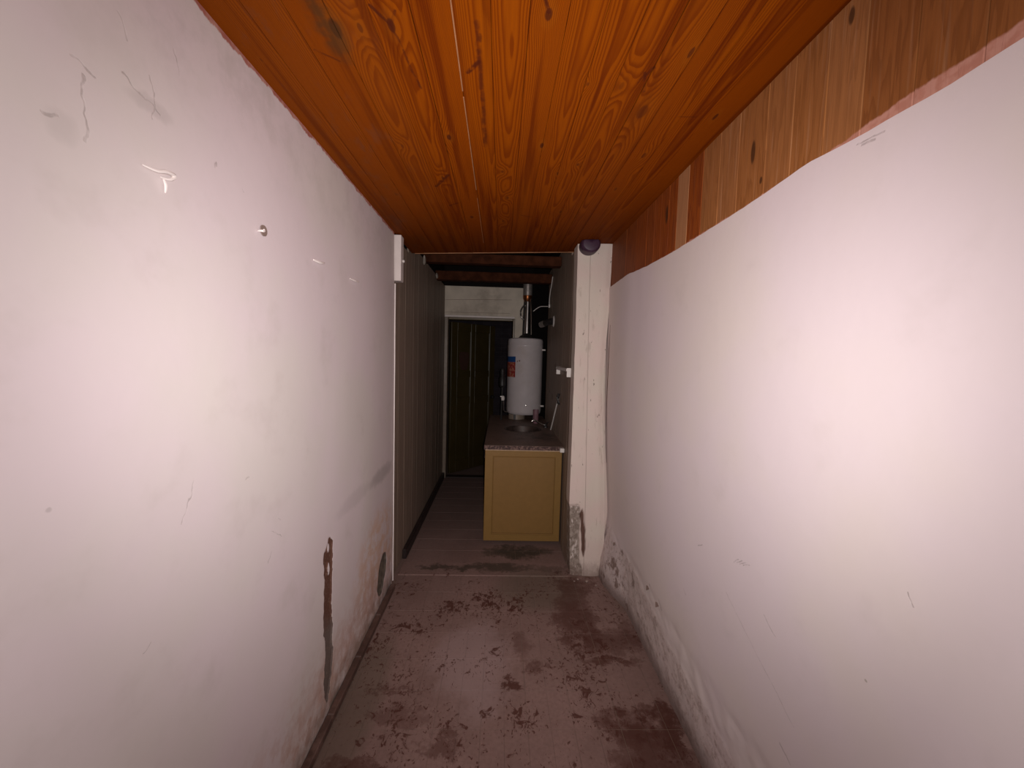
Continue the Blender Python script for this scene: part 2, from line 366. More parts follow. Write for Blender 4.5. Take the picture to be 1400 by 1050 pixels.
M = dict(
    left=mat_left(), right=mat_right(), pillar=mat_pillar(), tile=mat_floor('dusty_tile'), grout=mat_floor('grout_bed', .9, True),
    ceil=mat_ceiling(), frieze=mat_frieze(), panel=mat_panel(),
    voiddark=plain('void_black', (0.012, 0.009, 0.008), .95, spec=.1),  # near-black base makes the unlit voids read dark
    lintel=plain('lintel_plaster', (0.62, 0.53, 0.43), .7, var=.08, nscale=7, bump=.3, dirt=(0.42, 0.35, 0.28)),
    wchip=plain('white_gypsum', (0.86, 0.77, 0.74), .6, var=.04),
    skirt=plain('dark_skirting', (0.115, 0.062, 0.048), .55, var=.2, nscale=14, bump=.2, dirt=(0.17, 0.10, 0.08)),
    skirt2=plain('black_strip', (0.030, 0.018, 0.016), .5, var=.2),
    beam=plain('old_beam', (0.070, 0.022, 0.010), .9, var=.25, nscale=12, bump=.4, spec=.08),
    lip=plain('raw_wood_end', (0.44, 0.20, 0.09), .6),
    door=plain('olive_door', (0.048, 0.033, 0.010), .38, var=.1, nscale=6, spec=.5),
    jamb=plain('door_jamb', (0.26, 0.205, 0.16), .28, var=.1),
    jamb2=plain('olive_jamb', (0.15, 0.10, 0.045), .4),
    patch=plain('maroon_patch', (0.050, 0.018, 0.010), .7),
    cab=plain('mustard_laminate', (0.235, 0.130, 0.036), .45, var=.03, nscale=30, spec=.35),
    cabin=plain('mustard_panel', (0.225, 0.122, 0.035), .45, var=.03, nscale=30, spec=.35),
    edge=plain('pale_edging', (0.60, 0.42, 0.28), .35, var=.15, nscale=60),
    black=plain('black_shadow_board', (0.02, 0.014, 0.012), .8),
    enamel=plain('white_enamel', (0.53, 0.475, 0.475), .28, var=.04, nscale=9, spec=.5, dirt=(0.46, 0.40, 0.375)),
    iron=plain('black_iron', (0.02, 0.016, 0.015), .5, var=.2),
    steel=plain('dull_steel', (0.42, 0.38, 0.36), .34, 1.0, var=.2),
    galv=plain('galvanised_sheet', (0.38, 0.33, 0.30), .42, .55, var=.2, nscale=40),
    chrome=plain('chrome', (0.80, 0.76, 0.72), .14, 1.0, var=.05),
    copper=plain('copper_glint', (0.40, 0.14, 0.05), .3, .9, var=.3),
    plastic=plain('white_plastic', (0.72, 0.66, 0.62), .35, var=.05),
    mauve=plain('mauve_plastic', (0.24, 0.125, 0.145), .45),
    purple=plain('purple_plastic', (0.050, 0.020, 0.042), .45, var=.1),
    bowl=plain('dusty_sink_steel', (0.075, 0.048, 0.038), .5, .3, var=.3),
    rag=plain('cobweb_clump', (0.42, 0.36, 0.30), .9),
    whitewood=plain('white_painted_block', (0.72, 0.63, 0.595), .5, var=.04, nscale=12),
    crumb=plain('plaster_crumb', (0.27, 0.19, 0.16), .8),
)
# speckled terrazzo of the counter
def mat_counter():
    g = G('brown_terrazzo'); P = g.P; x, y, z = g.xyz(P)
    v = g.node('ShaderNodeTexVoronoi', {'Vector': P, 'Scale': 95.0}, out='Color'); r_, a_, b_ = g.xyz(v)
    c = g.mix(g.ss(r_, .3, .9), (0.045, 0.020, 0.017), (0.17, 0.100, 0.082))
    dn = g.noise(P, 5, 5, .7); top = g.ss(z, .8615, .8635)
    c = g.mix(top * (0.80 - g.ss(dn, .48, .66) * .55), c, (0.175, 0.115, 0.088))
    wet = g.ss(g.blob(P, (.42, 3.65, .86), (.16, .22, 1)), 1.3, .2) * g.ss(g.noise(P, 12, 4), .4, .6)
    c = g.mix(wet * .7 * top, c, (0.045, 0.028, 0.020))
    g.base(c).rough(.5).spec(.3); return g.m
M['counter'] = mat_counter()
def mat_sticker():
    g = G('sticker_print'); P = g.P; x, y, z = g.xyz(P)
    n = g.noise(P, 38, 2, .5)
    red = g.mix(g.ss(n, .45, .6), (0.24, 0.020, 0.020), (0.42, 0.17, 0.12))
    red = g.mix(g.ss(g.noise(g.add(P, (3, 0, 0)), 30, 2), .55, .65), red, (0.30, 0.09, 0.03))
    g.base(g.mix(g.ss(z, 1.548, 1.556), red, (0.012, 0.060, 0.20))).rough(.35); return g.m
M['sticker'] = mat_sticker()
def mat_bathtile():
    g = G('small_blue_grey_tile'); P = g.P; x, y, z = g.xyz(P)
    gx = g.math('ABSOLUTE', g.math('FRACT', x * 6.6) - .5); gz = g.math('ABSOLUTE', g.math('FRACT', z * 13.0) - .5)
    ln = g.ss(gx, .475, .49).max(g.ss(gz, .45, .475))
    c = g.mix(g.ss(g.noise(P, 5, 3), .4, .6), (0.022, 0.016, 0.020), (0.032, 0.024, 0.029))
    g.base(g.mix(ln * .5, c, (0.060, 0.048, 0.055))).rough(.7).spec(.1); g.bump(ln * -1.0, .3, .003); return g.m
M['bath'] = mat_bathtile()

# ------------------------------------------------------------------ object helpers
def link(name, me, mat=None, parent=None):
    o = bpy.data.objects.new(name, me); COL.objects.link(o)
    if mat is not None and me is not None and len(me.materials) == 0: me.materials.append(mat)
    if parent is not None: o.parent = parent
    return o
def obj(name, bm, mat, parent=None, smooth=False):
    me = bpy.data.meshes.new(name); bm.normal_update(); bm.to_mesh(me); bm.free()
    if smooth:
        for p in me.polygons: p.use_smooth = True
        try: me.set_sharp_from_angle(angle=math.radians(35))
        except Exception: pass
    return link(name, me, mat, parent)
def struct(o, label=None):
    o['kind'] = 'structure'
    if label: o['label'] = label
    return o
def tag(o, label, cat, group=None):
    o['label'] = label; o['category'] = cat
    if group: o['group'] = group
    return o
def empty(name, loc):
    o = bpy.data.objects.new(name, None); COL.objects.link(o); o.location = loc; o.empty_display_size = .1
    return o
def part(name, bm, mat, parent, smooth=False):
    """a part given in world coordinates under a thing placed at its base"""
    loc = Vector(parent['_loc']) if '_loc' in parent else Vector(parent.location)
    bmesh.ops.translate(bm, verts=bm.verts, vec=-loc)
    return obj(name, bm, mat, parent, smooth)
def sub(name, bm, mat, parent, smooth=False):
    loc = Vector((0, 0, 0)); q = parent
    while q is not None: loc += Vector(q.location); q = q.parent
    bmesh.ops.translate(bm, verts=bm.verts, vec=-loc)
    return obj(name, bm, mat, parent, smooth)

def box(bm, x0, x1, y0, y1, z0, z1, bev=0.0, seg=1):
    r = bmesh.ops.create_cube(bm, size=1.0)
    vs = r['verts']
    bmesh.ops.scale(bm, verts=vs, vec=(x1 - x0, y1 - y0, z1 - z0))
    bmesh.ops.translate(bm, verts=vs, vec=((x0 + x1) / 2, (y0 + y1) / 2, (z0 + z1) / 2))
    if bev:
        es = list({e for v in vs for e in v.link_edges})
        bmesh.ops.bevel(bm, geom=es, offset=bev, segments=seg, affect='EDGES', profile=.5)
    return vs
def B(x0, x1, y0, y1, z0, z1, bev=0.0, seg=1):
    bm = bmesh.new(); box(bm, x0, x1, y0, y1, z0, z1, bev, seg); return bm
def tube(bm, pts, r, n=12, cap=True):
    pts = [Vector(p) for p in pts]; rr = r if isinstance(r, (list, tuple)) else [r] * len(pts)
    rings = []; up = None
    for i, p in enumerate(pts):
        d = (pts[min(i + 1, len(pts) - 1)] - pts[max(i - 1, 0)]).normalized()
        if up is None: up = Vector((0, 0, 1)) if abs(d.z) < .9 else Vector((1, 0, 0))
        a = d.cross(up).normalized(); b = d.cross(a).normalized(); up = -b if False else up
        rings.append([bm.verts.new(p + (a * math.cos(t) + b * math.sin(t)) * rr[i]) for t in [2 * PI * k / n for k in range(n)]])
    for A, Bq in zip(rings, rings[1:]):
        for k in range(n): bm.faces.new((A[k], A[(k + 1) % n], Bq[(k + 1) % n], Bq[k]))
    if cap: bm.faces.new(rings[0][::-1]); bm.faces.new(rings[-1])
    return bm
def T(pts, r, n=12): bm = tube(bmesh.new(), pts, r, n); bmesh.ops.recalc_face_normals(bm, faces=bm.faces); return bm
def smoothpath(pts, k=6):
    out = []; P = [Vector(p) for p in pts]
    for i in range(len(P) - 1):
        p0 = P[max(i - 1, 0)]; p1 = P[i]; p2 = P[i + 1]; p3 = P[min(i + 2, len(P) - 1)]
        for j in range(k):
            t = j / k
            out.append(.5 * ((2 * p1) + (p2 - p0) * t + (2 * p0 - 5 * p1 + 4 * p2 - p3) * t * t + (3 * p1 - p0 - 3 * p2 + p3) * t ** 3))
    out.append(P[-1]); return out
def lathe(prof, c, n=48, axis='Z'):
    bm = bmesh.new(); rings = []
    for r, h in prof:
        if r < 1e-6: rings.append([bm.verts.new((0, 0, h))])
        else: rings.append([bm.verts.new((r * math.cos(2 * PI * k / n), r * math.sin(2 * PI * k / n), h)) for k in range(n)])
    for A, Bq in zip(rings, rings[1:]):
        for k in range(n):
            k2 = (k + 1) % n
            if len(A) == 1 and len(Bq) == 1: continue
            if len(A) == 1: bm.faces.new((A[0], Bq[k2], Bq[k]))
            elif len(Bq) == 1: bm.faces.new((A[k], A[k2], Bq[0]))
            else: bm.faces.new((A[k], A[k2], Bq[k2], Bq[k]))
    bmesh.ops.recalc_face_normals(bm, faces=bm.faces)
    if axis == 'Y': bmesh.ops.rotate(bm, verts=bm.verts, cent=(0, 0, 0), matrix=Matrix.Rotation(PI / 2, 3, 'X'))
    if axis == 'X': bmesh.ops.rotate(bm, verts=bm.verts, cent=(0, 0, 0), matrix=Matrix.Rotation(PI / 2, 3, 'Y'))
    bmesh.ops.translate(bm, verts=bm.verts, vec=c); return bm
def nz(x, y, z, s=1.0): return mnoise.noise(Vector((x * s, y * s, z * s)))
def sstep(a, b, v):
    t = min(1, max(0, (v - a) / (b - a))); return t * t * (3 - 2 * t)
def grid(name, us, vs, pos, mat, attrs=None, back=None, flip=False):
    """front sheet over us x vs, given depth by a rim and a back sheet displaced by the vector back"""
    nu, nv = len(us), len(vs); V_ = []; A = {k: [] for k in (attrs or {})}
    for u in us:
        for v in vs:
            V_.append(pos(u, v))
            for k in A: A[k].append(attrs[k](u, v))
    F = []
    for i in range(nu - 1):
        for j in range(nv - 1):
            q = (i * nv + j, (i + 1) * nv + j, (i + 1) * nv + j + 1, i * nv + j + 1)
            F.append(q[::-1] if flip else q)
    if back is not None:
        rim = [i * nv for i in range(nu)] + [(nu - 1) * nv + j for j in range(1, nv)] + [i * nv + nv - 1 for i in range(nu - 2, -1, -1)] + [j for j in range(nv - 2, 0, -1)]
        n0 = len(V_); b = Vector(back)
        for r in rim: V_.append(tuple(Vector(V_[r]) + b)); [A[k].append(A[k][r]) for k in A]
        L = len(rim)
        for i in range(L):
            q = (rim[i], n0 + i, n0 + (i + 1) % L, rim[(i + 1) % L])
            F.append(q if flip else q)
        F.append(tuple(range(n0, n0 + L)))
    me = bpy.data.meshes.new(name); me.from_pydata(V_, [], F); me.update()
    for k, vals in A.items():
        a = me.attributes.new(k, 'FLOAT', 'POINT'); a.data.foreach_set('value', vals)
    for p in me.polygons: p.use_smooth = len(p.vertices) == 4
    bm = bmesh.new(); bm.from_mesh(me); bmesh.ops.recalc_face_normals(bm, faces=bm.faces); bm.to_mesh(me); bm.free()
    try: me.set_sharp_from_angle(angle=math.radians(50))
    except Exception: pass
    return link(name, me, mat)

Y_BACK = -1.6
def ceil_z(x): return 2.40 + .043 * (x + .715)

# ================================================================== STRUCTURE
# ---- left wall: plaster with an open chase and a small hollow by the corner
chase = [(.80, 1.650, 1.662), (.775, 1.636, 1.692), (.755, 1.604, 1.694), (.735, 1.603, 1.690), (.69, 1.612, 1.688), (.60, 1.612, 1.684), (.50, 1.606, 1.678), (.44, 1.602, 1.682),
         (.38, 1.612, 1.694), (.32, 1.622, 1.684), (.25, 1.612, 1.694), (.18, 1.606, 1.676), (.12, 1.612, 1.658), (.085, 1.63, 1.645)]
def chase_mask(y, z):
    if z > .80 or z < .085: return 0.0
    for (z1, a1, b1), (z0, a0, b0) in zip(chase, chase[1:]):
        if z0 <= z <= z1:
            t = (z - z0) / (z1 - z0); a = a0 + (a1 - a0) * t; b = b0 + (b1 - b0) * t
            jag = .007 * nz(y, z, 3, 38) + .004 * nz(y, z, 8, 90)
            m = sstep(-.002, .004, min(y - a, b - y) + jag)
            for cy, cz, ry, rz in ((1.647, .765, .011, .022), (1.652, .668, .010, .03)):     # islands of white left standing
                if ((y - cy) / ry) ** 2 + ((z - cz) / rz) ** 2 < 1: m = 0
            return m
    return 0.0
def hollow_mask(y, z):
    d = ((y - 2.425) / .085) ** 2 + ((z - .205 - (y - 2.42) * .5) / .115) ** 2 + .35 * nz(y, z, 2, 16)
    return sstep(1.15, .8, d)
ys = sorted(set([round(v, 4) for v in list(np.arange(Y_BACK, 1.5, .1)) + list(np.arange(1.5, 1.58, .02)) + list(np.arange(1.58, 1.72, .0035)) + list(np.arange(1.74, 2.28, .04)) + list(np.arange(2.28, 2.64, .011))] + [2.65]))
zs = sorted(set([round(v, 4) for v in list(np.arange(0, .86, .0085)) + list(np.arange(.88, 2.40, .06))] + [2.40]))
def left_pos(y, z):
    b = .006 * nz(0, y, z, 1.3) + .003 * nz(4, y, z, 4)
    lo = sstep(.5, 0, z) * .0045 * nz(7, y, z, 16)
    return (-.719 + b * .6 + lo - .006 * chase_mask(y, z) - .008 * hollow_mask(y, z) * (1 + .4 * nz(1, y, z, 40)), y, z)
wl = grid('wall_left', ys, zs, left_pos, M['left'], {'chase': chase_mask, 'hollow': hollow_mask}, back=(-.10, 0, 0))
struct(wl)
# corner bead, the thin white edge of the plaster at the end of the wall
bm = bmesh.new(); n = 26
tube(bm, [(-.714 + .0015 * nz(0, 0, z, 3), 2.654, z) for z in np.linspace(.03, 2.07, n)], .0042, 6)
obj('corner_bead', bm, M['wchip'], wl, True)
# white gypsum ridges, a drip, chips and a bent nail on the left wall
def ridge(name, pts, r, mat=M['wchip'], parent=wl, label=None, k=5):
    pth = smoothpath(pts, k); m = len(pth)
    o = obj(name, T(pth, [r * (.35 + .65 * math.sin(PI * (i + .5) / m)) for i in range(m)], 7), mat, parent, True)
    if label: o['label'] = label
    return o
XL = -.713
ridge('plaster_drip', [(XL, .815, 1.958), (XL + .006, .84, 1.958), (XL + .008, .862, 1.966), (XL + .005, .885, 1.968), (XL + .006, .872, 1.955), (XL + .003, .853, 1.951)], .0042, label='curled white plaster ridge')
ridge('plaster_drip', [(XL, .862, 1.953), (XL + .003, .864, 1.94), (XL, .866, 1.925)], .003, label='short plaster run under the ridge')
ridge('chip', [(XL, 1.518, 1.947), (XL + .004, 1.56, 1.947), (XL, 1.609, 1.956)], .006, label='long white chip in the wall')
ridge('chip', [(XL, 1.874, 1.948), (XL + .004, 1.93, 1.948), (XL, 1.987, 1.955)], .005, label='short white chip nearer the corner')
ridge('nail', [(XL - .004, 1.186, 1.948), (XL + .006, 1.186, 1.949), (XL + .014, 1.187, 1.949), (XL + .020, 1.176, 1.950)], .0036, label='white painted nail head sticking out')
obj('nail_shadow', lathe([(0, .0), (.016, .0), (.016, .003), (0, .003)], (-.7165, 1.212, 1.957), 14, 'X'), M['crumb'], wl)  # dark disc painted in as the nail's cast shadow

# ---- white painted block hanging at the head of the corner
o = obj('wooden_block', B(-.742, -.680, 2.665, 2.735, 2.092, 2.392, .004, 2), M['whitewood'])
# seated on the wall end
tag(o, 'white painted wooden block standing upright at the top of the left wall corner', 'block')
nb = obj('knob', lathe([(0, 0), (.008, .001), (.011, .008), (.007, .015), (0, .017)], (-.680, 2.70, 2.228), 14, 'X'), M['plastic'], o, True)

# ---- panelling of the back passage, left (each board a piece)
wl2 = obj('wall_left', B(-.90, -.752, 2.652, 5.25, 0, 2.95), M['voiddark']); struct(wl2)
y = 2.655; k = 0
while y < 5.085:
    y1 = min(y + .0935, 5.09)
    dx = random.uniform(-.0006, .0006)
    bm = B(-.7515, -.736 + dx, y + .0004, y1 - .0004, .012, 2.49 if y1 > 3.17 else 2.394, .0011, 1)
    o = obj('panel_board', bm, M['panel'], wl2); y = y1; k += 1

# ---- right wall: thick plaster up to the board frieze
wtop = [(3.2, 2.142), (2.80, 2.143), (2.51, 2.150), (2.2, 2.130), (1.87, 2.121), (1.6, 2.121), (1.4, 2.122), (1.2, 2.127), (1.06, 2.137), (.91, 2.124), (.72, 2.116), (.62, 2.120), (Y_BACK, 2.12)]
def top_z(y):
    for (a, za), (b, zb) in zip(wtop, wtop[1:]):
        if b <= y <= a: return zb + (za - zb) * (y - b) / (a - b) + .0022 * nz(y, 0, 0, 14)
    return 2.12
def right_pos(y, t):
    z = t * top_z(y)
    flare = .045 * sstep(1.3, 0, z)
    lump = -.075 * sstep(2.35, 2.72, y) * sstep(.50, .0, z)
    r = sstep(.42, .34, z + .05 * nz(y, z, 0, 5))
    rough = r * (.0025 + .004 * nz(3, y, z, 12) + .003 * nz(3, y, z, 34))
    bow = .007 * nz(2, y, z, 1.1)
    lip = -.004 * sstep(2.3, 2.5, y) * sstep(1.0, 1.4, z)
    return (.7945 + flare + lump + rough + bow + lip, y, z)
ys = sorted(set([round(v, 4) for v in list(np.arange(Y_BACK, .4, .12)) + list(np.arange(.4, 1.2, .04)) + list(np.arange(1.2, 3.0, .018))] + [3.0]))
ts = sorted(set([round(v, 4) for v in list(np.arange(0, .22, .0065)) + list(np.arange(.22, 1, .03))] + [1.0]))
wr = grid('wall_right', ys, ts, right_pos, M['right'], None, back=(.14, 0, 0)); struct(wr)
# plaster flakes curling off at the base of the wall
for (fy, fz, sy) in ((2.03, .372, .020), (1.90, .362, .022), (2.62, .33, .02)):
    x0 = right_pos(fy, fz / 2.12)[0]
    bm = bmesh.new(); vs = [bm.verts.new(p) for p in ((x0 - .004, fy - sy, fz + .006), (x0 - .010, fy, fz - .014), (x0 - .003, fy + sy, fz + .002), (x0 - .001, fy, fz + .012))]
    bm.faces.new(vs); e = bmesh.ops.extrude_face_region(bm, geom=bm.faces[:]); bmesh.ops.translate(bm, verts=[v for v in e['geom'] if isinstance(v, bmesh.types.BMVert)], vec=(.003, 0, 0))
    bmesh.ops.recalc_face_normals(bm, faces=bm.faces)
    obj('plaster_flake', bm, M['crumb'], wr)
pts = [(right_pos(2.86, z / 2.14)[0] - .0005 + .0012 * nz(z, 0, 0, 11), 2.86, z) for z in np.linspace(.84, 1.86, 30)]
obj('crack', T(pts, [.0008 + .0020 * math.sin(PI * (i + .5) / 30) * (1 + .5 * nz(i * .4, 0, 0)) for i in range(30)], 6), M['beam'], wr)
# ---- board frieze above it (vertical boards)
edges = [(3.05, 2.60, (1, 0, .35)), (2.60, 2.40, (1, 0, .15)), (2.40, 2.235, (1, 0, .05)), (2.235, 2.125, (1, .0, .1)), (2.125, 2.04, (1, 0, 0)), (2.04, 1.945, (1, 0, .02)), (1.945, 1.855, (1, 0, .0)),
         (1.855, 1.745, (.1, .55, 0)), (1.745, 1.625, (1, 0, 0)), (1.625, 1.50, (.0, .05, 0)), (1.50, 1.38, (0, .10, 0)), (1.38, 1.235, (.0, 0, 0)), (1.235, 1.125, (0, .05, 0)), (1.125, 1.01, (0, .0, .0)), (1.01, .905, (.0, .12, 0))]
yy = .905
while yy > Y_BACK + .12: edges.append((yy, yy - .115, (.25, 0, .22))); yy -= .115
for a, b, cc in edges:
    zb = 2.085
    o = obj('frieze_board', B(.8025 + random.uniform(0, .0012), .818, b + .0006, a - .0006, zb, ceil_z(.80) - .001, .0016, 1), M['frieze'], wr)
    o.color = (cc[0], cc[1], cc[2], 1)

# ---- ceiling of tongue and groove boards
cl = obj('ceiling', B(-.80, .93, Y_BACK, 3.165, 2.475, 2.53), M['beam']); struct(cl)
tilt = math.atan(.043)
joints = [-.722, -.625, -.53, -.435, -.337, -.238, -.140, -.046, .048, .142, .235, .328, .421, .513, .607, .702, .812]
tone = [.32, .30, .12, .22, .02, .0, .0, .0, .03, .0, .0, .02, .10, .04, .0, .03]
heart = [-.60, -.50, -.60, -.385, -.28, -.26, -.06, .003, .02, .20, .285, .36, .445, .60, .665, .90]
runy = [1.5, 2, 1, 1.5, 2.5, 1, 2, 3.2, 1, 2, 2.2, 1.5, 2.6, 1.2, 2, 1]
for i in range(16):
    a, b = joints[i], joints[i + 1]; gap = .0011 if joints[i + 1] in (-.140, -.435, .421, .513) else .0005
    bm = B(a + gap, b - gap, Y_BACK, 3.160 + random.uniform(-.002, .002), 0, .016, .0012 if gap > .001 else .0006, 1)
    for v in bm.verts: v.co.z += ceil_z(v.co.x) + (.0008 if i % 2 else 0)
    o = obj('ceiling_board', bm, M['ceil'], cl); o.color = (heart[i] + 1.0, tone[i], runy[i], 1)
bm = B(-.70, .56, 3.168, 3.180, 0, .006, .001)
for v in bm.verts: v.co.z += ceil_z(v.co.x) - .001
obj('edge_lip', bm, M['lip'], cl)
# one pale sliver where a groove has opened
for (xa, xb, ya, yb, r) in ((-.1385, -.141, .95, 1.28, .0022), (-.141, -.144, 1.31, 2.0, .0018), (-.145, -.148, 2.1, 2.9, .0012)):
    o = obj('groove_sliver', T([(xa, ya, ceil_z(xa) + .0006), (xb, yb, ceil_z(xb) + .0006)], r, 6), M['lip'], cl)

# ---- floor: bed with tiles laid on it
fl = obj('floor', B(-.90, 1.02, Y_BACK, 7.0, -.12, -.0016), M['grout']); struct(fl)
def right_edge(y):
    if y > 2.80: return .548
    return right_pos(min(y, 2.80), 0.0)[0] + .004
def tile(x0, x1, y0, y1, halves):
    if x1 - x0 < .02 or y1 - y0 < .02: return
    bm = bmesh.new(); dz = random.uniform(-.0004, .0004)
    cuts = [x0] + [h for h in halves if x0 + .01 < h < x1 - .01] + [x1]
    for a, b in zip(cuts, cuts[1:]):
        ga = .0015 if a == x0 else .0003; gb = .0015 if b == x1 else .0003
        box(bm, a + ga, b - gb, y0 + .0015, y1 - .0015, -.010, dz, .0005, 1)
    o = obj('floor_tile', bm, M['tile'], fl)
PX, PYT = .204, .1975
r = 0
y1 = 2.770
while y1 > .35:
    y0 = y1 - PYT
    xr = min(right_edge(y0), right_edge(y1))
    for c in range(-4, 9):
        x1 = .565 + PX * (2 - c); x0 = x1 - PX
        tile(max(x0, -.686), min(x1, xr), y0, y1, [x0 + PX / 2])
    y1 = y0
bm = bmesh.new(); box(bm, -.712, .562, 2.7725, 2.948, -.010, .006, .003, 1)
obj('threshold_strip', bm, M['tile'], fl)
y0 = 2.951
while y0 < 5.09:
    y1 = min(y0 + PYT, 5.10)
    for c in range(-2, 8):
        x1 = .565 + PX * (1 - c); x0 = x1 - PX
        tile(max(x0, -.700), min(x1, .548), y0, y1, [])
    y0 = y1
# ---- skirtings
bm = bmesh.new()
for a in np.arange(.3, 2.60, .33):
    b = min(a + .33, 2.715)
    if b - a > .03: box(bm, -.7165 if a < 2.5 else -.7165, -.686 + random.uniform(-.001, .001), a + .0008, b - .0008, -.001, .034 + random.uniform(-.001, .002), .004, 1)
o = obj('baseboard_left', bm, M['skirt']); struct(o)
bm = bmesh.new(); box(bm, -.7355, -.703, 3.00, 5.095, 0, .075, .004, 1)  # rear one is a black strip in place of a shadow gap
o = obj('baseboard_left', bm, M['skirt2']); struct(o)

# ---- partition beside the counter (right side of the back passage), boarded
wp_ = obj('wall_right', B(.566, .70, 3.08, 4.715, 0, 2.95), M['voiddark']); struct(wp_)
y = 2.938
while y < 4.71:
    y1 = min(y + .0935, 4.715)
    top = 2.44 if y < 3.16 else 2.62
    obj('panel_board', B(.551 + random.uniform(-.0005, .0005), .5655, y + .0004, y1 - .0004, .008, top, .0011, 1), M['panel'], wp_); y = y1

# ---- pillar: one block, its front face worn and crumbling
le = [(0, .556), (.02, .553), (.5, .536), (.54, .530), (1.0, .530), (1.8, .527), (2.36, .521), (2.46, .520)]
re_ = [(0, .806), (.2, .803), (.37, .800), (.6, .788), (.814, .778), (1.14, .750), (1.56, .746), (1.98, .763), (2.40, .770), (2.46, .771)]
def lerp_tab(tab, z):
    for (a, xa), (b, xb) in zip(tab, tab[1:]):
        if a <= z <= b: return xa + (xb - xa) * (z - a) / (b - a)
    return tab[-1][1]
def pil_x(u, z): a = lerp_tab(le, z) + .002 * nz(0, 0, z, 9); b = lerp_tab(re_, z) + .002 * nz(5, 0, z, 8); return a + (b - a) * u
def bare(u, z):
    x = pil_x(u, z); lim = .612 + .014 * nz(x, 0, z, 14) + (.03 * sstep(.15, .03, z))
    return sstep(.006, -.004, x - lim) * sstep(.532, .520, z + .012 * nz(x, 1, z, 30))
def rust(u, z):
    x = pil_x(u, z); c = .628 + .02 * sstep(.5, .2, z) + .008 * nz(0, 2, z, 10); wd = (.013 + .008 * nz(0, 3, z, 16)) * sstep(.51, .46, z) * sstep(.12, .2, z)
    return sstep(wd + .004, wd - .003, abs(x - c)) if wd > .002 else 0.0
def lean(z): return 1 + .046 * sstep(0, 2.5, z)
def pil_pos(u, t):
    x0 = pil_x(u, t); z = t * (1.6 + (ceil_z(x0 * 1.046) - 1.603) / 1.046) / 2.455
    x = pil_x(u, min(z, 2.455))
    y = 2.800 + .003 * nz(x, 0, z, 9) + .010 * bare(u, z) * (1 + .5 * nz(x, 0, z, 40)) + .012 * rust(u, z) + .008 * sstep(.75, 1, u) ** 2
    y += -.012 * sstep(.12, 0, z) * (1 + nz(x, 3, z, 12))
    k = lean(z)
    return (x * k, y * k, CAM_H + (z - CAM_H) * k if z > CAM_H else z)
us = list(np.linspace(0, 1, 46)); tz = sorted(set([round(v, 4) for v in list(np.arange(0, .6, .009)) + list(np.arange(.6, 2.455, .045))] + [2.455]))
pl = grid('pillar', us, tz, pil_pos, M['pillar'], {'bare': bare, 'rust': rust}, back=(0, .135, 0))
tag(pl, 'white painted pillar with flaking cement base between corridor and sink passage', 'pillar')
# return strip between the pillar and the right wall with an open crack
bm = bmesh.new(); q = []
for z in np.linspace(.0, 2.44, 44):
    k = lean(z); xa = (lerp_tab(re_, z) - .012) * k; yb = 2.835 * k
    w_ = (right_pos(2.9, z / 2.14)[0] + .006 if z < 2.12 else .801) - .0075 * sstep(.72, .85, z) * sstep(1.95, 1.8, z) + .0015 * nz(1, 1, z, 8)
    xa = min(xa, w_ - .015)
    q.append([bm.verts.new(p) for p in ((xa, yb, z), (w_, yb + .012, z), (w_, yb + .05, z), (xa, yb + .05, z))])
for A_, B_ in zip(q, q[1:]):
    for k in range(4): bm.faces.new((A_[k], A_[(k + 1) % 4], B_[(k + 1) % 4], B_[k]))
bm.faces.new(q[0][::-1]); bm.faces.new(q[-1]); bmesh.ops.recalc_face_normals(bm, faces=bm.faces)
o = obj('trim_1', bm, M['pillar']); struct(o)
o = obj('wall_right', B(.72, .96, 3.09, 3.15, 0, 2.47), M['voiddark']); struct(o)

# purple pipe end at the head of the pillar
o = obj('drain_pipe', lathe([(0, .040), (.030, .040), (.050, .036), (.0595, .026), (.062, .014), (.062, -.075), (0, -.075)], (.622, 2.862, 2.430), 32, 'Y'), M['purple'], None, True)
for v in o.data.vertices:
    v.co.x = .622 + (v.co.x - .622) * 1.14; v.co.z = min(v.co.z, ceil_z(v.co.x) - .002)
tag(o, 'round dark purple pipe end at the top of the white pillar', 'pipe')

# ---- end wall with lintel and doorway
def wall_from(rects, y0, y1, mat, name):
    bm = bmesh.new()
    for x0, x1, z0, z1 in rects: box(bm, x0, x1, y0, y1, z0, z1)
    return obj(name, bm, mat)
wb = wall_from([(-.751, .28, 2.105, 2.50), (.170, .28, 0, 2.105)], 5.10, 5.22, M['lintel'], 'wall_back'); struct(wb)
obj('lintel_gap_block', B(-.751, .28, 5.11, 5.20, 2.501, 2.95), M['voiddark'], wb)  # added to close off the lit gap above the lintel
obj('plaster_ridge', B(-.735, .165, 5.090, 5.102, 2.105, 2.130, .003), M['whitewood'], wb)
# four wide boards scribed on the lintel
obj('lintel_joint', T([(-.735, 5.0985, 2.322), (-.25, 5.0985, 2.338), (.12, 5.0985, 2.345)], .0022, 5), M['crumb'], wb)
obj('lintel_joint', T([(-.735, 5.0985, 2.165), (-.30, 5.0985, 2.168), (.10, 5.0985, 2.172)], .0018, 5), M['crumb'], wb)
# door frame
fr = bmesh.new()
box(fr, -.735, -.690, 5.075, 5.215, 0.0, 2.104, .006, 2)
o = obj('trim_2', fr, M['jamb']); struct(o)
o = obj('trim_3', B(.142, .169, 5.075, 5.215, 0, 2.104, .004), M['jamb2']); struct(o)
o = obj('trim_4', B(-.689, .141, 5.10, 5.21, 2.075, 2.104, .004), M['jamb2']); struct(o)
o = obj('trim_5', B(-.689, .141, 5.102, 5.20, -.008, .012, .003), M['skirt2']); struct(o)
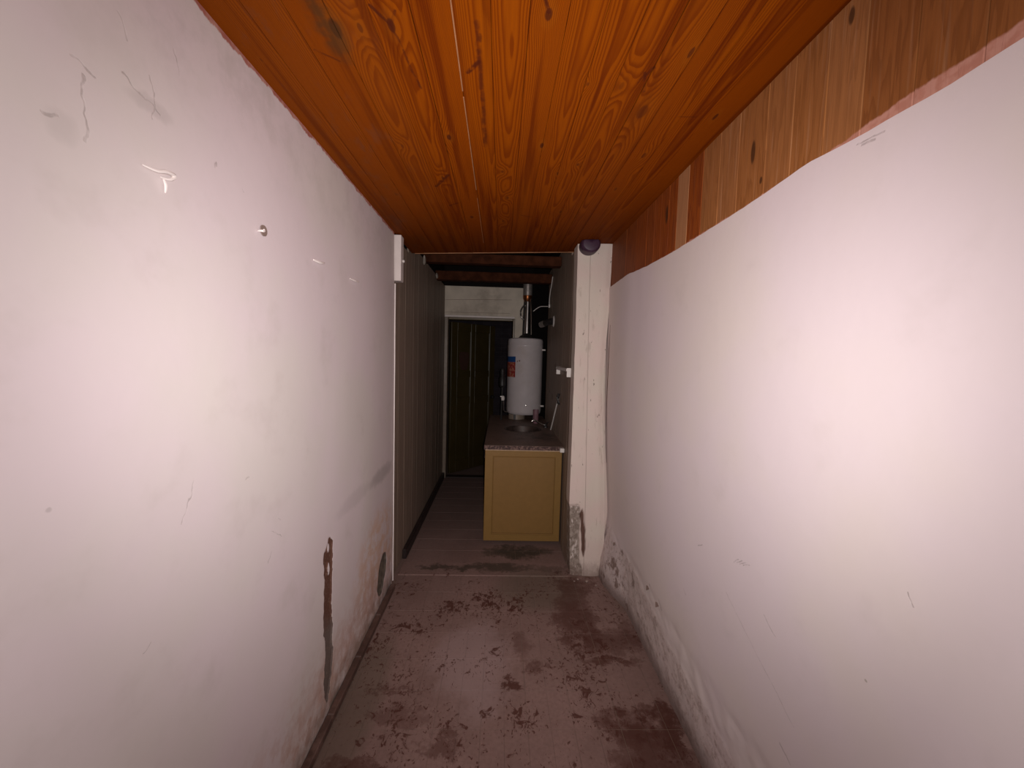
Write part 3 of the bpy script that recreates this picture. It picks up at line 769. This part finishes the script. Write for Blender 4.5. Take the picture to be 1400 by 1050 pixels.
# the leaf, standing ajar into the far room
LW, LH, TH = .825, 2.04, .036
door = empty('door_1', (-.672, 5.235, .016)); door.rotation_euler = (0, 0, math.radians(47)); struct(door)
def leafbox(name, x0, x1, z0, z1, y0=-TH / 2, y1=TH / 2, mat=M['door'], bev=.002, par=None):
    return obj(name, B(x0, x1, y0, y1, z0, z1, bev), mat, par or door)
xs_st = [(0, .105), (.352, .432), (LW - .105, LW)]
for a, b in xs_st: leafbox('stile', a, b, 0, LH)
rails = [(0, .16), (.93, 1.03), (1.30, 1.39), (1.93, LH)]
for a, b in rails:
    leafbox('rail', .106, .351, a, b); leafbox('rail', .433, LW - .106, a, b)
for (za, zb) in ((.16, .93), (1.03, 1.30), (1.39, 1.93)):
    for (xa, xb) in ((.106, .351), (.433, LW - .106)):
        leafbox('door_panel', xa, xb, za + .0005, zb - .0005, -.008, .008, bev=.0)
        for (m0, m1) in ((xa, xa + .010), (xb - .010, xb)):
            leafbox('bead', m0, m1, za, zb, -.015, -.0085, mat=M['door'], bev=.002)
bm = bmesh.new(); pts = []
for k in range(22):
    a = 2 * PI * k / 22; rr = 1 + .1 * math.sin(3 * a) ; xx = .232 + .088 * math.copysign(abs(math.cos(a)) ** .7, math.cos(a)) * rr; zz_ = 1.535 + .125 * math.copysign(abs(math.sin(a)) ** .7, math.sin(a)) * rr
    pts.append(bm.verts.new((xx, -.0085, zz_)))
f_ = bm.faces.new(pts); e = bmesh.ops.extrude_face_region(bm, geom=[f_]); bmesh.ops.translate(bm, verts=[v for v in e['geom'] if isinstance(v, bmesh.types.BMVert)], vec=(0, -.004, 0))
bmesh.ops.recalc_face_normals(bm, faces=bm.faces)
o = obj('patch', bm, M['patch'], door); o['label'] = 'dull maroon patch on the upper left panel'
obj('door_knob', lathe([(0, .055), (.018, .052), (.024, .04), (.018, .028), (.010, .022), (.010, .003), (.026, .002), (.026, 0), (0, 0)], (LW - .05, -TH / 2, 1.0), 20, 'Y'), M['iron'], door, True)

# ---- rooms beyond, dark
o = obj('wall_far', B(-1.3, .40, 6.62, 6.72, -.01, 2.9), M['bath']); struct(o)
o = obj('wall_alcove', B(.415, 1.0, 6.0, 6.1, -.01, 2.95), M['voiddark']); struct(o)
o = obj('wall_alcove', B(.29, .40, 5.24, 6.6, -.01, 2.95), M['voiddark']); struct(o)
o = obj('wall_alcove', B(1.0, 1.08, 2.9, 6.6, -.01, 2.95), M['voiddark']); struct(o)
o = obj('wall_far_left', B(-1.4, -1.3, 5.26, 6.6, -.01, 2.95), M['voiddark']); struct(o)
o = obj('roof', B(-1.4, 1.1, 2.9, 6.8, 2.955, 3.05), M['voiddark']); struct(o)
o = obj('wall_front', B(-.80, .93, Y_BACK - .1, Y_BACK - .002, 0, 2.55), M['whitewood']); struct(o)
# bare roof beams over the back passage
for (ya, yb, za, zb, lab) in ((3.74, 3.84, 2.475, 2.565, 'reddish brown roof beam just behind the edge of the board ceiling'),
                              (4.42, 4.52, 2.445, 2.545, 'darker roof beam nearest the white lintel above the heater')):
    bm = B(-.750, .549, ya, yb, za, zb, .006, 1)
    o = obj('roof_beam', bm, M['beam']); tag(o, lab, 'beam')

# ================================================================== THINGS
# ---- base cabinet
cab = empty('base_cabinet', (.215, 4.0, 0)); tag(cab, 'mustard yellow base cabinet under the brown sink counter', 'cabinet')
bm = bmesh.new()
box(bm, -.098, -.080, 3.275, 4.90, .045, .822); box(bm, .512, .530, 3.275, 4.90, .045, .822)
box(bm, -.079, .511, 3.275, 4.90, .045, .063); box(bm, -.079, .511, 4.882, 4.90, .064, .822); box(bm, -.079, .511, 3.275, 3.293, .064, .822)
part('body', bm, M['cab'], cab)
ep = part('end_panel', B(-.112, .538, 3.255, 3.2745, .036, .822, .003, 2), M['cab'], cab)
# the end panel's framed field: four mitred mouldings and a flush field
sub('field', B(-.040, .478, 3.2515, 3.2555, .105, .765, .002, 1), M['cabin'], ep)
sub('moulding', B(-.046, .484, 3.2475, 3.2565, .094, .104, .0025, 1), M['cabin'], ep)
sub('moulding', B(-.046, .484, 3.2500, 3.2565, .766, .772, .002, 1), M['cabin'], ep)
sub('moulding', B(-.046, -.041, 3.2500, 3.2565, .105, .765, .002, 1), M['cabin'], ep)
sub('moulding', B(.479, .484, 3.2500, 3.2565, .105, .765, .002, 1), M['cabin'], ep)
part('plinth', B(-.055, .530, 3.33, 4.88, .0075, .0445), M['black'], cab)
st_ = part('edging', B(-.112, .538, 3.2405, 3.262, .8225, .8285, .001), M['edge'], cab); st_['label'] = 'pale edging strip'  # pale colour carries the strip's highlight
for i in range(3):
    ya = 3.285 + i * .537
    d_ = part('door', B(-.114, -.0985, ya, ya + .527, .06, .815, .003), M['cab'], cab)
    sub('handle', T([(-.115, ya + .46, .62), (-.135, ya + .46, .63), (-.135, ya + .46, .72), (-.115, ya + .46, .73)], .005, 8), M['steel'], d_, True)
# ---- countertop with a round hole for the bowl
SX, SY, SR = .245, 4.035, .178
bm = bmesh.new()
xs = (-.122, .5495); ysx = (3.243, 4.985); z0, z1 = .829, .8645
N = 48; outer = []
for k in range(N):
    a = 2 * PI * k / N; c_, s_ = math.cos(a), math.sin(a)
    tx = ((xs[1] - SX) / c_) if c_ > 1e-6 else ((xs[0] - SX) / c_ if c_ < -1e-6 else 1e9)
    ty = ((ysx[1] - SY) / s_) if s_ > 1e-6 else ((ysx[0] - SY) / s_ if s_ < -1e-6 else 1e9)
    t = min(tx, ty); outer.append((SX + c_ * t, SY + s_ * t))
# put exact corners at the rays nearest to them
for cx_ in xs:
    for cy_ in ysx:
        k = min(range(N), key=lambda i: (outer[i][0] - cx_) ** 2 + (outer[i][1] - cy_) ** 2)
        outer[k] = (cx_, cy_)
def ringv(z, o_): return [bm.verts.new((p[0], p[1], z)) for p in o_]
inner = [(SX + SR * math.cos(2 * PI * k / N), SY + SR * math.sin(2 * PI * k / N)) for k in range(N)]
R_ = [ringv(z0, inner), ringv(z0, outer), ringv(z1, outer), ringv(z1, inner)]
for A_, B_ in zip(R_, R_[1:] + R_[:1]):
    for k in range(N): bm.faces.new((A_[k], A_[(k + 1) % N], B_[(k + 1) % N], B_[k]))
bmesh.ops.recalc_face_normals(bm, faces=bm.faces)
ct = obj('countertop', bm, M['counter'])
tag(ct, 'speckled brown stone countertop with a round sink hole, dusty on top', 'countertop')
sk = obj('sink_bowl', lathe([(.192, .8655), (.190, .8685), (.182, .8695), (.176, .866), (.172, .85), (.160, .80), (.12, .765), (.05, .755), (.03, .752), (0, .752)], (SX, SY, 0), 48), M['bowl'], None, True)
tag(sk, 'round dark metal sink bowl set in the brown counter', 'sink')
obj('drain', lathe([(0, .756), (.024, .756), (.028, .7575), (.028, .7545), (0, .7545)], (SX, SY, 0), 20), M['iron'], sk, True)
o = obj('plastic_stub', B(.512, .5495, 3.205, 3.2425, .822, .858, .006, 2), M['plastic'])
tag(o, 'small white plastic stub at the right front corner of the countertop', 'plastic stub')
# dish cloth-like heap of grime on the counter is left to the material
# ---- faucet
fc = empty('faucet', (.497, 4.16, .8645)); tag(fc, 'small chrome faucet behind the round sink', 'faucet')
part('base', lathe([(0, 0), (.026, 0), (.024, .012), (.014, .018), (.013, .04), (0, .042)], (.497, 4.16, .8645), 20), M['iron'], fc, True)
part('spout', T(smoothpath([(.497, 4.16, .890), (.468, 4.16, .897), (.425, 4.155, .916), (.385, 4.15, .938), (.358, 4.148, .940), (.346, 4.147, .926)], 5), .0095, 12), M['chrome'], fc, True)
part('handle', T([(.500, 4.15, .905), (.512, 4.12, .925), (.520, 4.10, .930)], .006, 8), M['iron'], fc, True)
# ---- mauve upright beaker
o = obj('beaker', lathe([(0, .8655), (.026, .8655), (.029, .87), (.034, 1.022), (.031, 1.022), (.027, .875), (0, .872)], (.412, 4.41, 0), 24), M['mauve'], None, True)
tag(o, 'narrow mauve plastic beaker standing in front of the water heater', 'beaker')
# ---- slanting white pipe on the right wall with its dark bracket
wp2 = empty('water_pipe', (.540, 4.03, .8645)); tag(wp2, 'thin white pipe slanting up the passage wall from the counter', 'pipe')
part('tube', T([(.536, 4.02, .866), (.5365, 3.88, .98), (.537, 3.72, 1.12), (.538, 3.585, 1.235)], .0072, 10), M['plastic'], wp2, True)
part('bracket', T([(.5495, 3.56, 1.195), (.533, 3.56, 1.20), (.530, 3.565, 1.25), (.540, 3.57, 1.285)], .012, 8), M['iron'], wp2, True)
# ---- towel rail
tr = empty('towel_rail', (.545, 3.30, 1.50)); tag(tr, 'white towel rail on the right wall of the passage, beside the pillar', 'towel rail')
part('bar', T([(.524, 3.03, 1.519), (.524, 3.61, 1.519)], .0155, 14), M['plastic'], tr, True)
for yb in (3.035, 3.605):
    part('bracket', B(.514, .5495, yb - .006, yb + .006, 1.463, 1.534, .002, 2), M['plastic'], tr)
# ---- dark pipe stub with white rosette
el = empty('pipe_stub', (.545, 4.17, 2.0)); tag(el, 'dark pipe stub with white collar on the right wall above the water heater', 'pipe')
part('collar', lathe([(0, -.012), (.050, -.010), (.062, .0), (0, .0)], (.5485, 4.17, 2.00), 28, 'X'), M['plastic'], el, True)
part('pipe', T([(.540, 4.17, 2.00), (.500, 4.20, 1.995), (.470, 4.26, 1.985)], .034, 16), M['iron'], el, True)
part('end_fitting', T([(.474, 4.25, 1.986), (.452, 4.29, 1.980), (.432, 4.33, 1.975)], [.030, .036, .034], 16), M['galv'], el, True)

# ---- water heater
HX, HY, HR = .293, 4.765, .212
wh = empty('water_heater', (HX, HY, .8645)); tag(wh, 'white cylindrical water heater standing at the back of the brown counter', 'water heater')
tank = part('tank', lathe([(0, .925), (.15, .925), (.190, .930), (.206, .945), (HR, .972), (HR, 1.74), (HR + .0012, 1.742), (HR + .0012, 1.752), (HR, 1.754), (HR, 1.805), (.205, 1.828), (.185, 1.838), (.10, 1.846), (0, 1.848)], (HX, HY, 0), 72), M['enamel'], wh, True)
part('base_ring', lathe([(0, .8660), (.10, .8660), (.10, .9245), (0, .9245)], (HX - .085, HY - .03, 0), 32), M['jamb'], wh, True)
for a in (-2.3, -.85, .6, 2.1):
    lx, ly = HX + .17 * math.cos(a), HY + .17 * math.sin(a)
    part('leg', B(lx - .012, lx + .012, ly - .012, ly + .012, .8655, .930, .002), M['iron'], wh)
def patch(name, a0, a1, z0, z1, rr, mat, par):
    bm = bmesh.new(); n_ = 8; P0 = []
    for i in range(n_ + 1):
        a = a0 + (a1 - a0) * i / n_
        P0.append([bm.verts.new((HX + r_ * math.cos(a), HY + r_ * math.sin(a), z)) for r_, z in ((rr, z0), (rr, z1), (rr - .0015, z1), (rr - .0015, z0))])
    for A_, B_ in zip(P0, P0[1:]):
        for k in range(4): bm.faces.new((A_[k], A_[(k + 1) % 4], B_[(k + 1) % 4], B_[k]))
    bm.faces.new(P0[0]); bm.faces.new(P0[-1][::-1]); bmesh.ops.recalc_face_normals(bm, faces=bm.faces)
    return sub(name, bm, mat, par)
A = math.radians
o = patch('sticker', A(181), A(235), 1.375, 1.618, HR + .0022, M['sticker'], tank); o['label'] = 'blue and red sticker'
patch('scuff', A(246), A(251), 1.560, 1.578, HR + .0014, M['crumb'], tank)
patch('scuff', A(240), A(243), 1.552, 1.572, HR + .0014, M['crumb'], tank)
for zb in (1.705, 1.030):
    part('side_bolt', T([(HX + .20, HY - .07, zb), (HX + .236, HY - .083, zb)], .010, 10), M['plastic'], wh, True)
part('thermostat_screw', lathe([(0, .004), (.008, .003), (.009, 0), (0, 0)], (HX + .012, HY - HR - .0002, 1.045), 14, 'Y'), M['chrome'], wh, True)
part('collar', lathe([(0, 1.846), (.105, 1.846), (.085, 1.868), (.055, 1.888), (.048, 1.90), (0, 1.90)], (HX + .015, HY, 0), 32), M['iron'], wh, True)
# baffle struts from collar to draft hood, and the hood
for (dx, dy, m_, r_) in ((-.030, -.03, 'chrome', .009), (.046, -.03, 'chrome', .008), (-.048, .02, 'iron', .012), (.010, .03, 'iron', .016)):
    part('hood_strut', T([(HX + .018 + dx, HY + dy, 1.885), (HX + .016 + dx * .9, HY + dy, 2.10), (HX + .012 + dx * .7, HY + dy, 2.31)], r_, 10), M[m_], wh, True)
part('flue_pipe', lathe([(.030, 1.89), (.032, 2.0), (.026, 2.15), (.030, 2.30), (0, 2.30), ], (HX + .012, HY + .01, 0), 20), M['steel'], wh, True)
part('draft_hood', lathe([(.036, 2.285), (.050, 2.315), (.054, 2.35), (.054, 2.60), (.050, 2.60), (.048, 2.35), (.034, 2.30)], (HX + .008, HY, 0), 32), M['galv'], wh, True)
part('copper_reflection', lathe([(.037, 2.278), (.0515, 2.312), (.0555, 2.345), (.0555, 2.352), (.049, 2.352)], (HX + .008, HY, 0), 32), M['copper'], wh, True)  # copper-coloured ring painted for the reflection on the hood
part('hose_loop', T(smoothpath([(HX - .02, HY - .05, 2.24), (HX - .055, HY - .06, 2.20), (HX - .072, HY - .06, 2.15), (HX - .062, HY - .06, 2.09), (HX - .03, HY - .05, 2.06)], 5), .009, 8), M['steel'], wh, True)
# ---- cable
o = obj('cable', T(smoothpath([(.372, 4.72, 2.165), (.41, 4.70, 2.195), (.455, 4.66, 2.215), (.52, 4.60, 2.210), (.541, 4.57, 2.21), (.5405, 4.56, 2.28), (.541, 4.50, 2.36), (.5425, 4.42, 2.42), (.543, 4.34, 2.50)], 5), .0048, 8), M['plastic'], None, True)
tag(o, 'thin white cable from the heater flue up the right wall', 'cable')
obj('cable_clip', B(.533, .5495, 4.545, 4.575, 2.19, 2.23, .003), M['plastic'], o)
# ---- gas line left of the heater
gl = empty('gas_line', (.02, 4.62, .8645)); tag(gl, 'black gas line with a white valve left of the water heater', 'gas pipe')
part('pipe', T(smoothpath([(.020, 4.62, .866), (.020, 4.62, 1.0), (.022, 4.62, 1.12), (.024, 4.64, 1.26)], 4), .011, 10), M['iron'], gl, True)
part('regulator', lathe([(0, 1.25), (.020, 1.25), (.036, 1.27), (.036, 1.36), (.026, 1.375), (.026, 1.45), (.018, 1.47), (0, 1.47)], (.022, 4.64, 0), 24), M['iron'], gl, True)
part('valve', lathe([(0, -.030), (.018, -.028), (.022, -.010), (.020, .012), (.012, .026), (0, .028)], (.034, 4.612, 1.125), 16), M['plastic'], gl, True)
part('valve_lever', B(.002, .030, 4.600, 4.612, 1.135, 1.150, .003), M['plastic'], gl)
part('branch', T(smoothpath([(.042, 4.615, 1.09), (.044, 4.62, 1.02), (.050, 4.63, .965), (.085, 4.66, .955)], 4), .008, 8), M['steel'], gl, True)
# ---- cobweb clumps where the beams meet the left panelling
def clump(c, r, lab):
    bm = bmesh.new(); bmesh.ops.create_icosphere(bm, subdivisions=2, radius=1)
    for v in bm.verts:
        k = 1 + .35 * nz(v.co.x, v.co.y, v.co.z + c[1], 2.2); v.co = Vector((c[0] + v.co.x * r[0] * k, c[1] + v.co.y * r[1] * k, c[2] + v.co.z * r[2] * k))
    o = obj('foam_blob', bm, M['rag'], None, True); tag(o, lab, 'foam'); return o
clump((-.722, 3.66, 2.470), (.012, .035, .045), 'pale foam blob on the left panelling below the nearer roof beam')
clump((-.722, 4.36, 2.470), (.012, .045, .030), 'pale foam blob on the left panelling below the farther roof beam')
# ---- plaster crumbs by the foot of the pillar and the right wall
crumbs = [(.60, 2.735, .011), (.66, 2.71, .014), (.715, 2.66, .010), (.57, 2.71, .008)]
for i, (cx_, cy_, r_) in enumerate(crumbs):
    bm = bmesh.new(); bmesh.ops.create_icosphere(bm, subdivisions=1, radius=r_)
    for v in bm.verts:
        k = 1 + .4 * nz(v.co.x + i, v.co.y, v.co.z, 60); v.co = Vector((v.co.x * k, v.co.y * k, v.co.z * k * .6 + r_ * .5))
    o = obj('plaster_crumb', bm, M['crumb']); o.location = (cx_, cy_, .0005)
    tag(o, 'small crumb of fallen plaster on the floor at the foot of the white pillar', 'plaster crumb', 'plaster crumbs at the foot of the pillar')
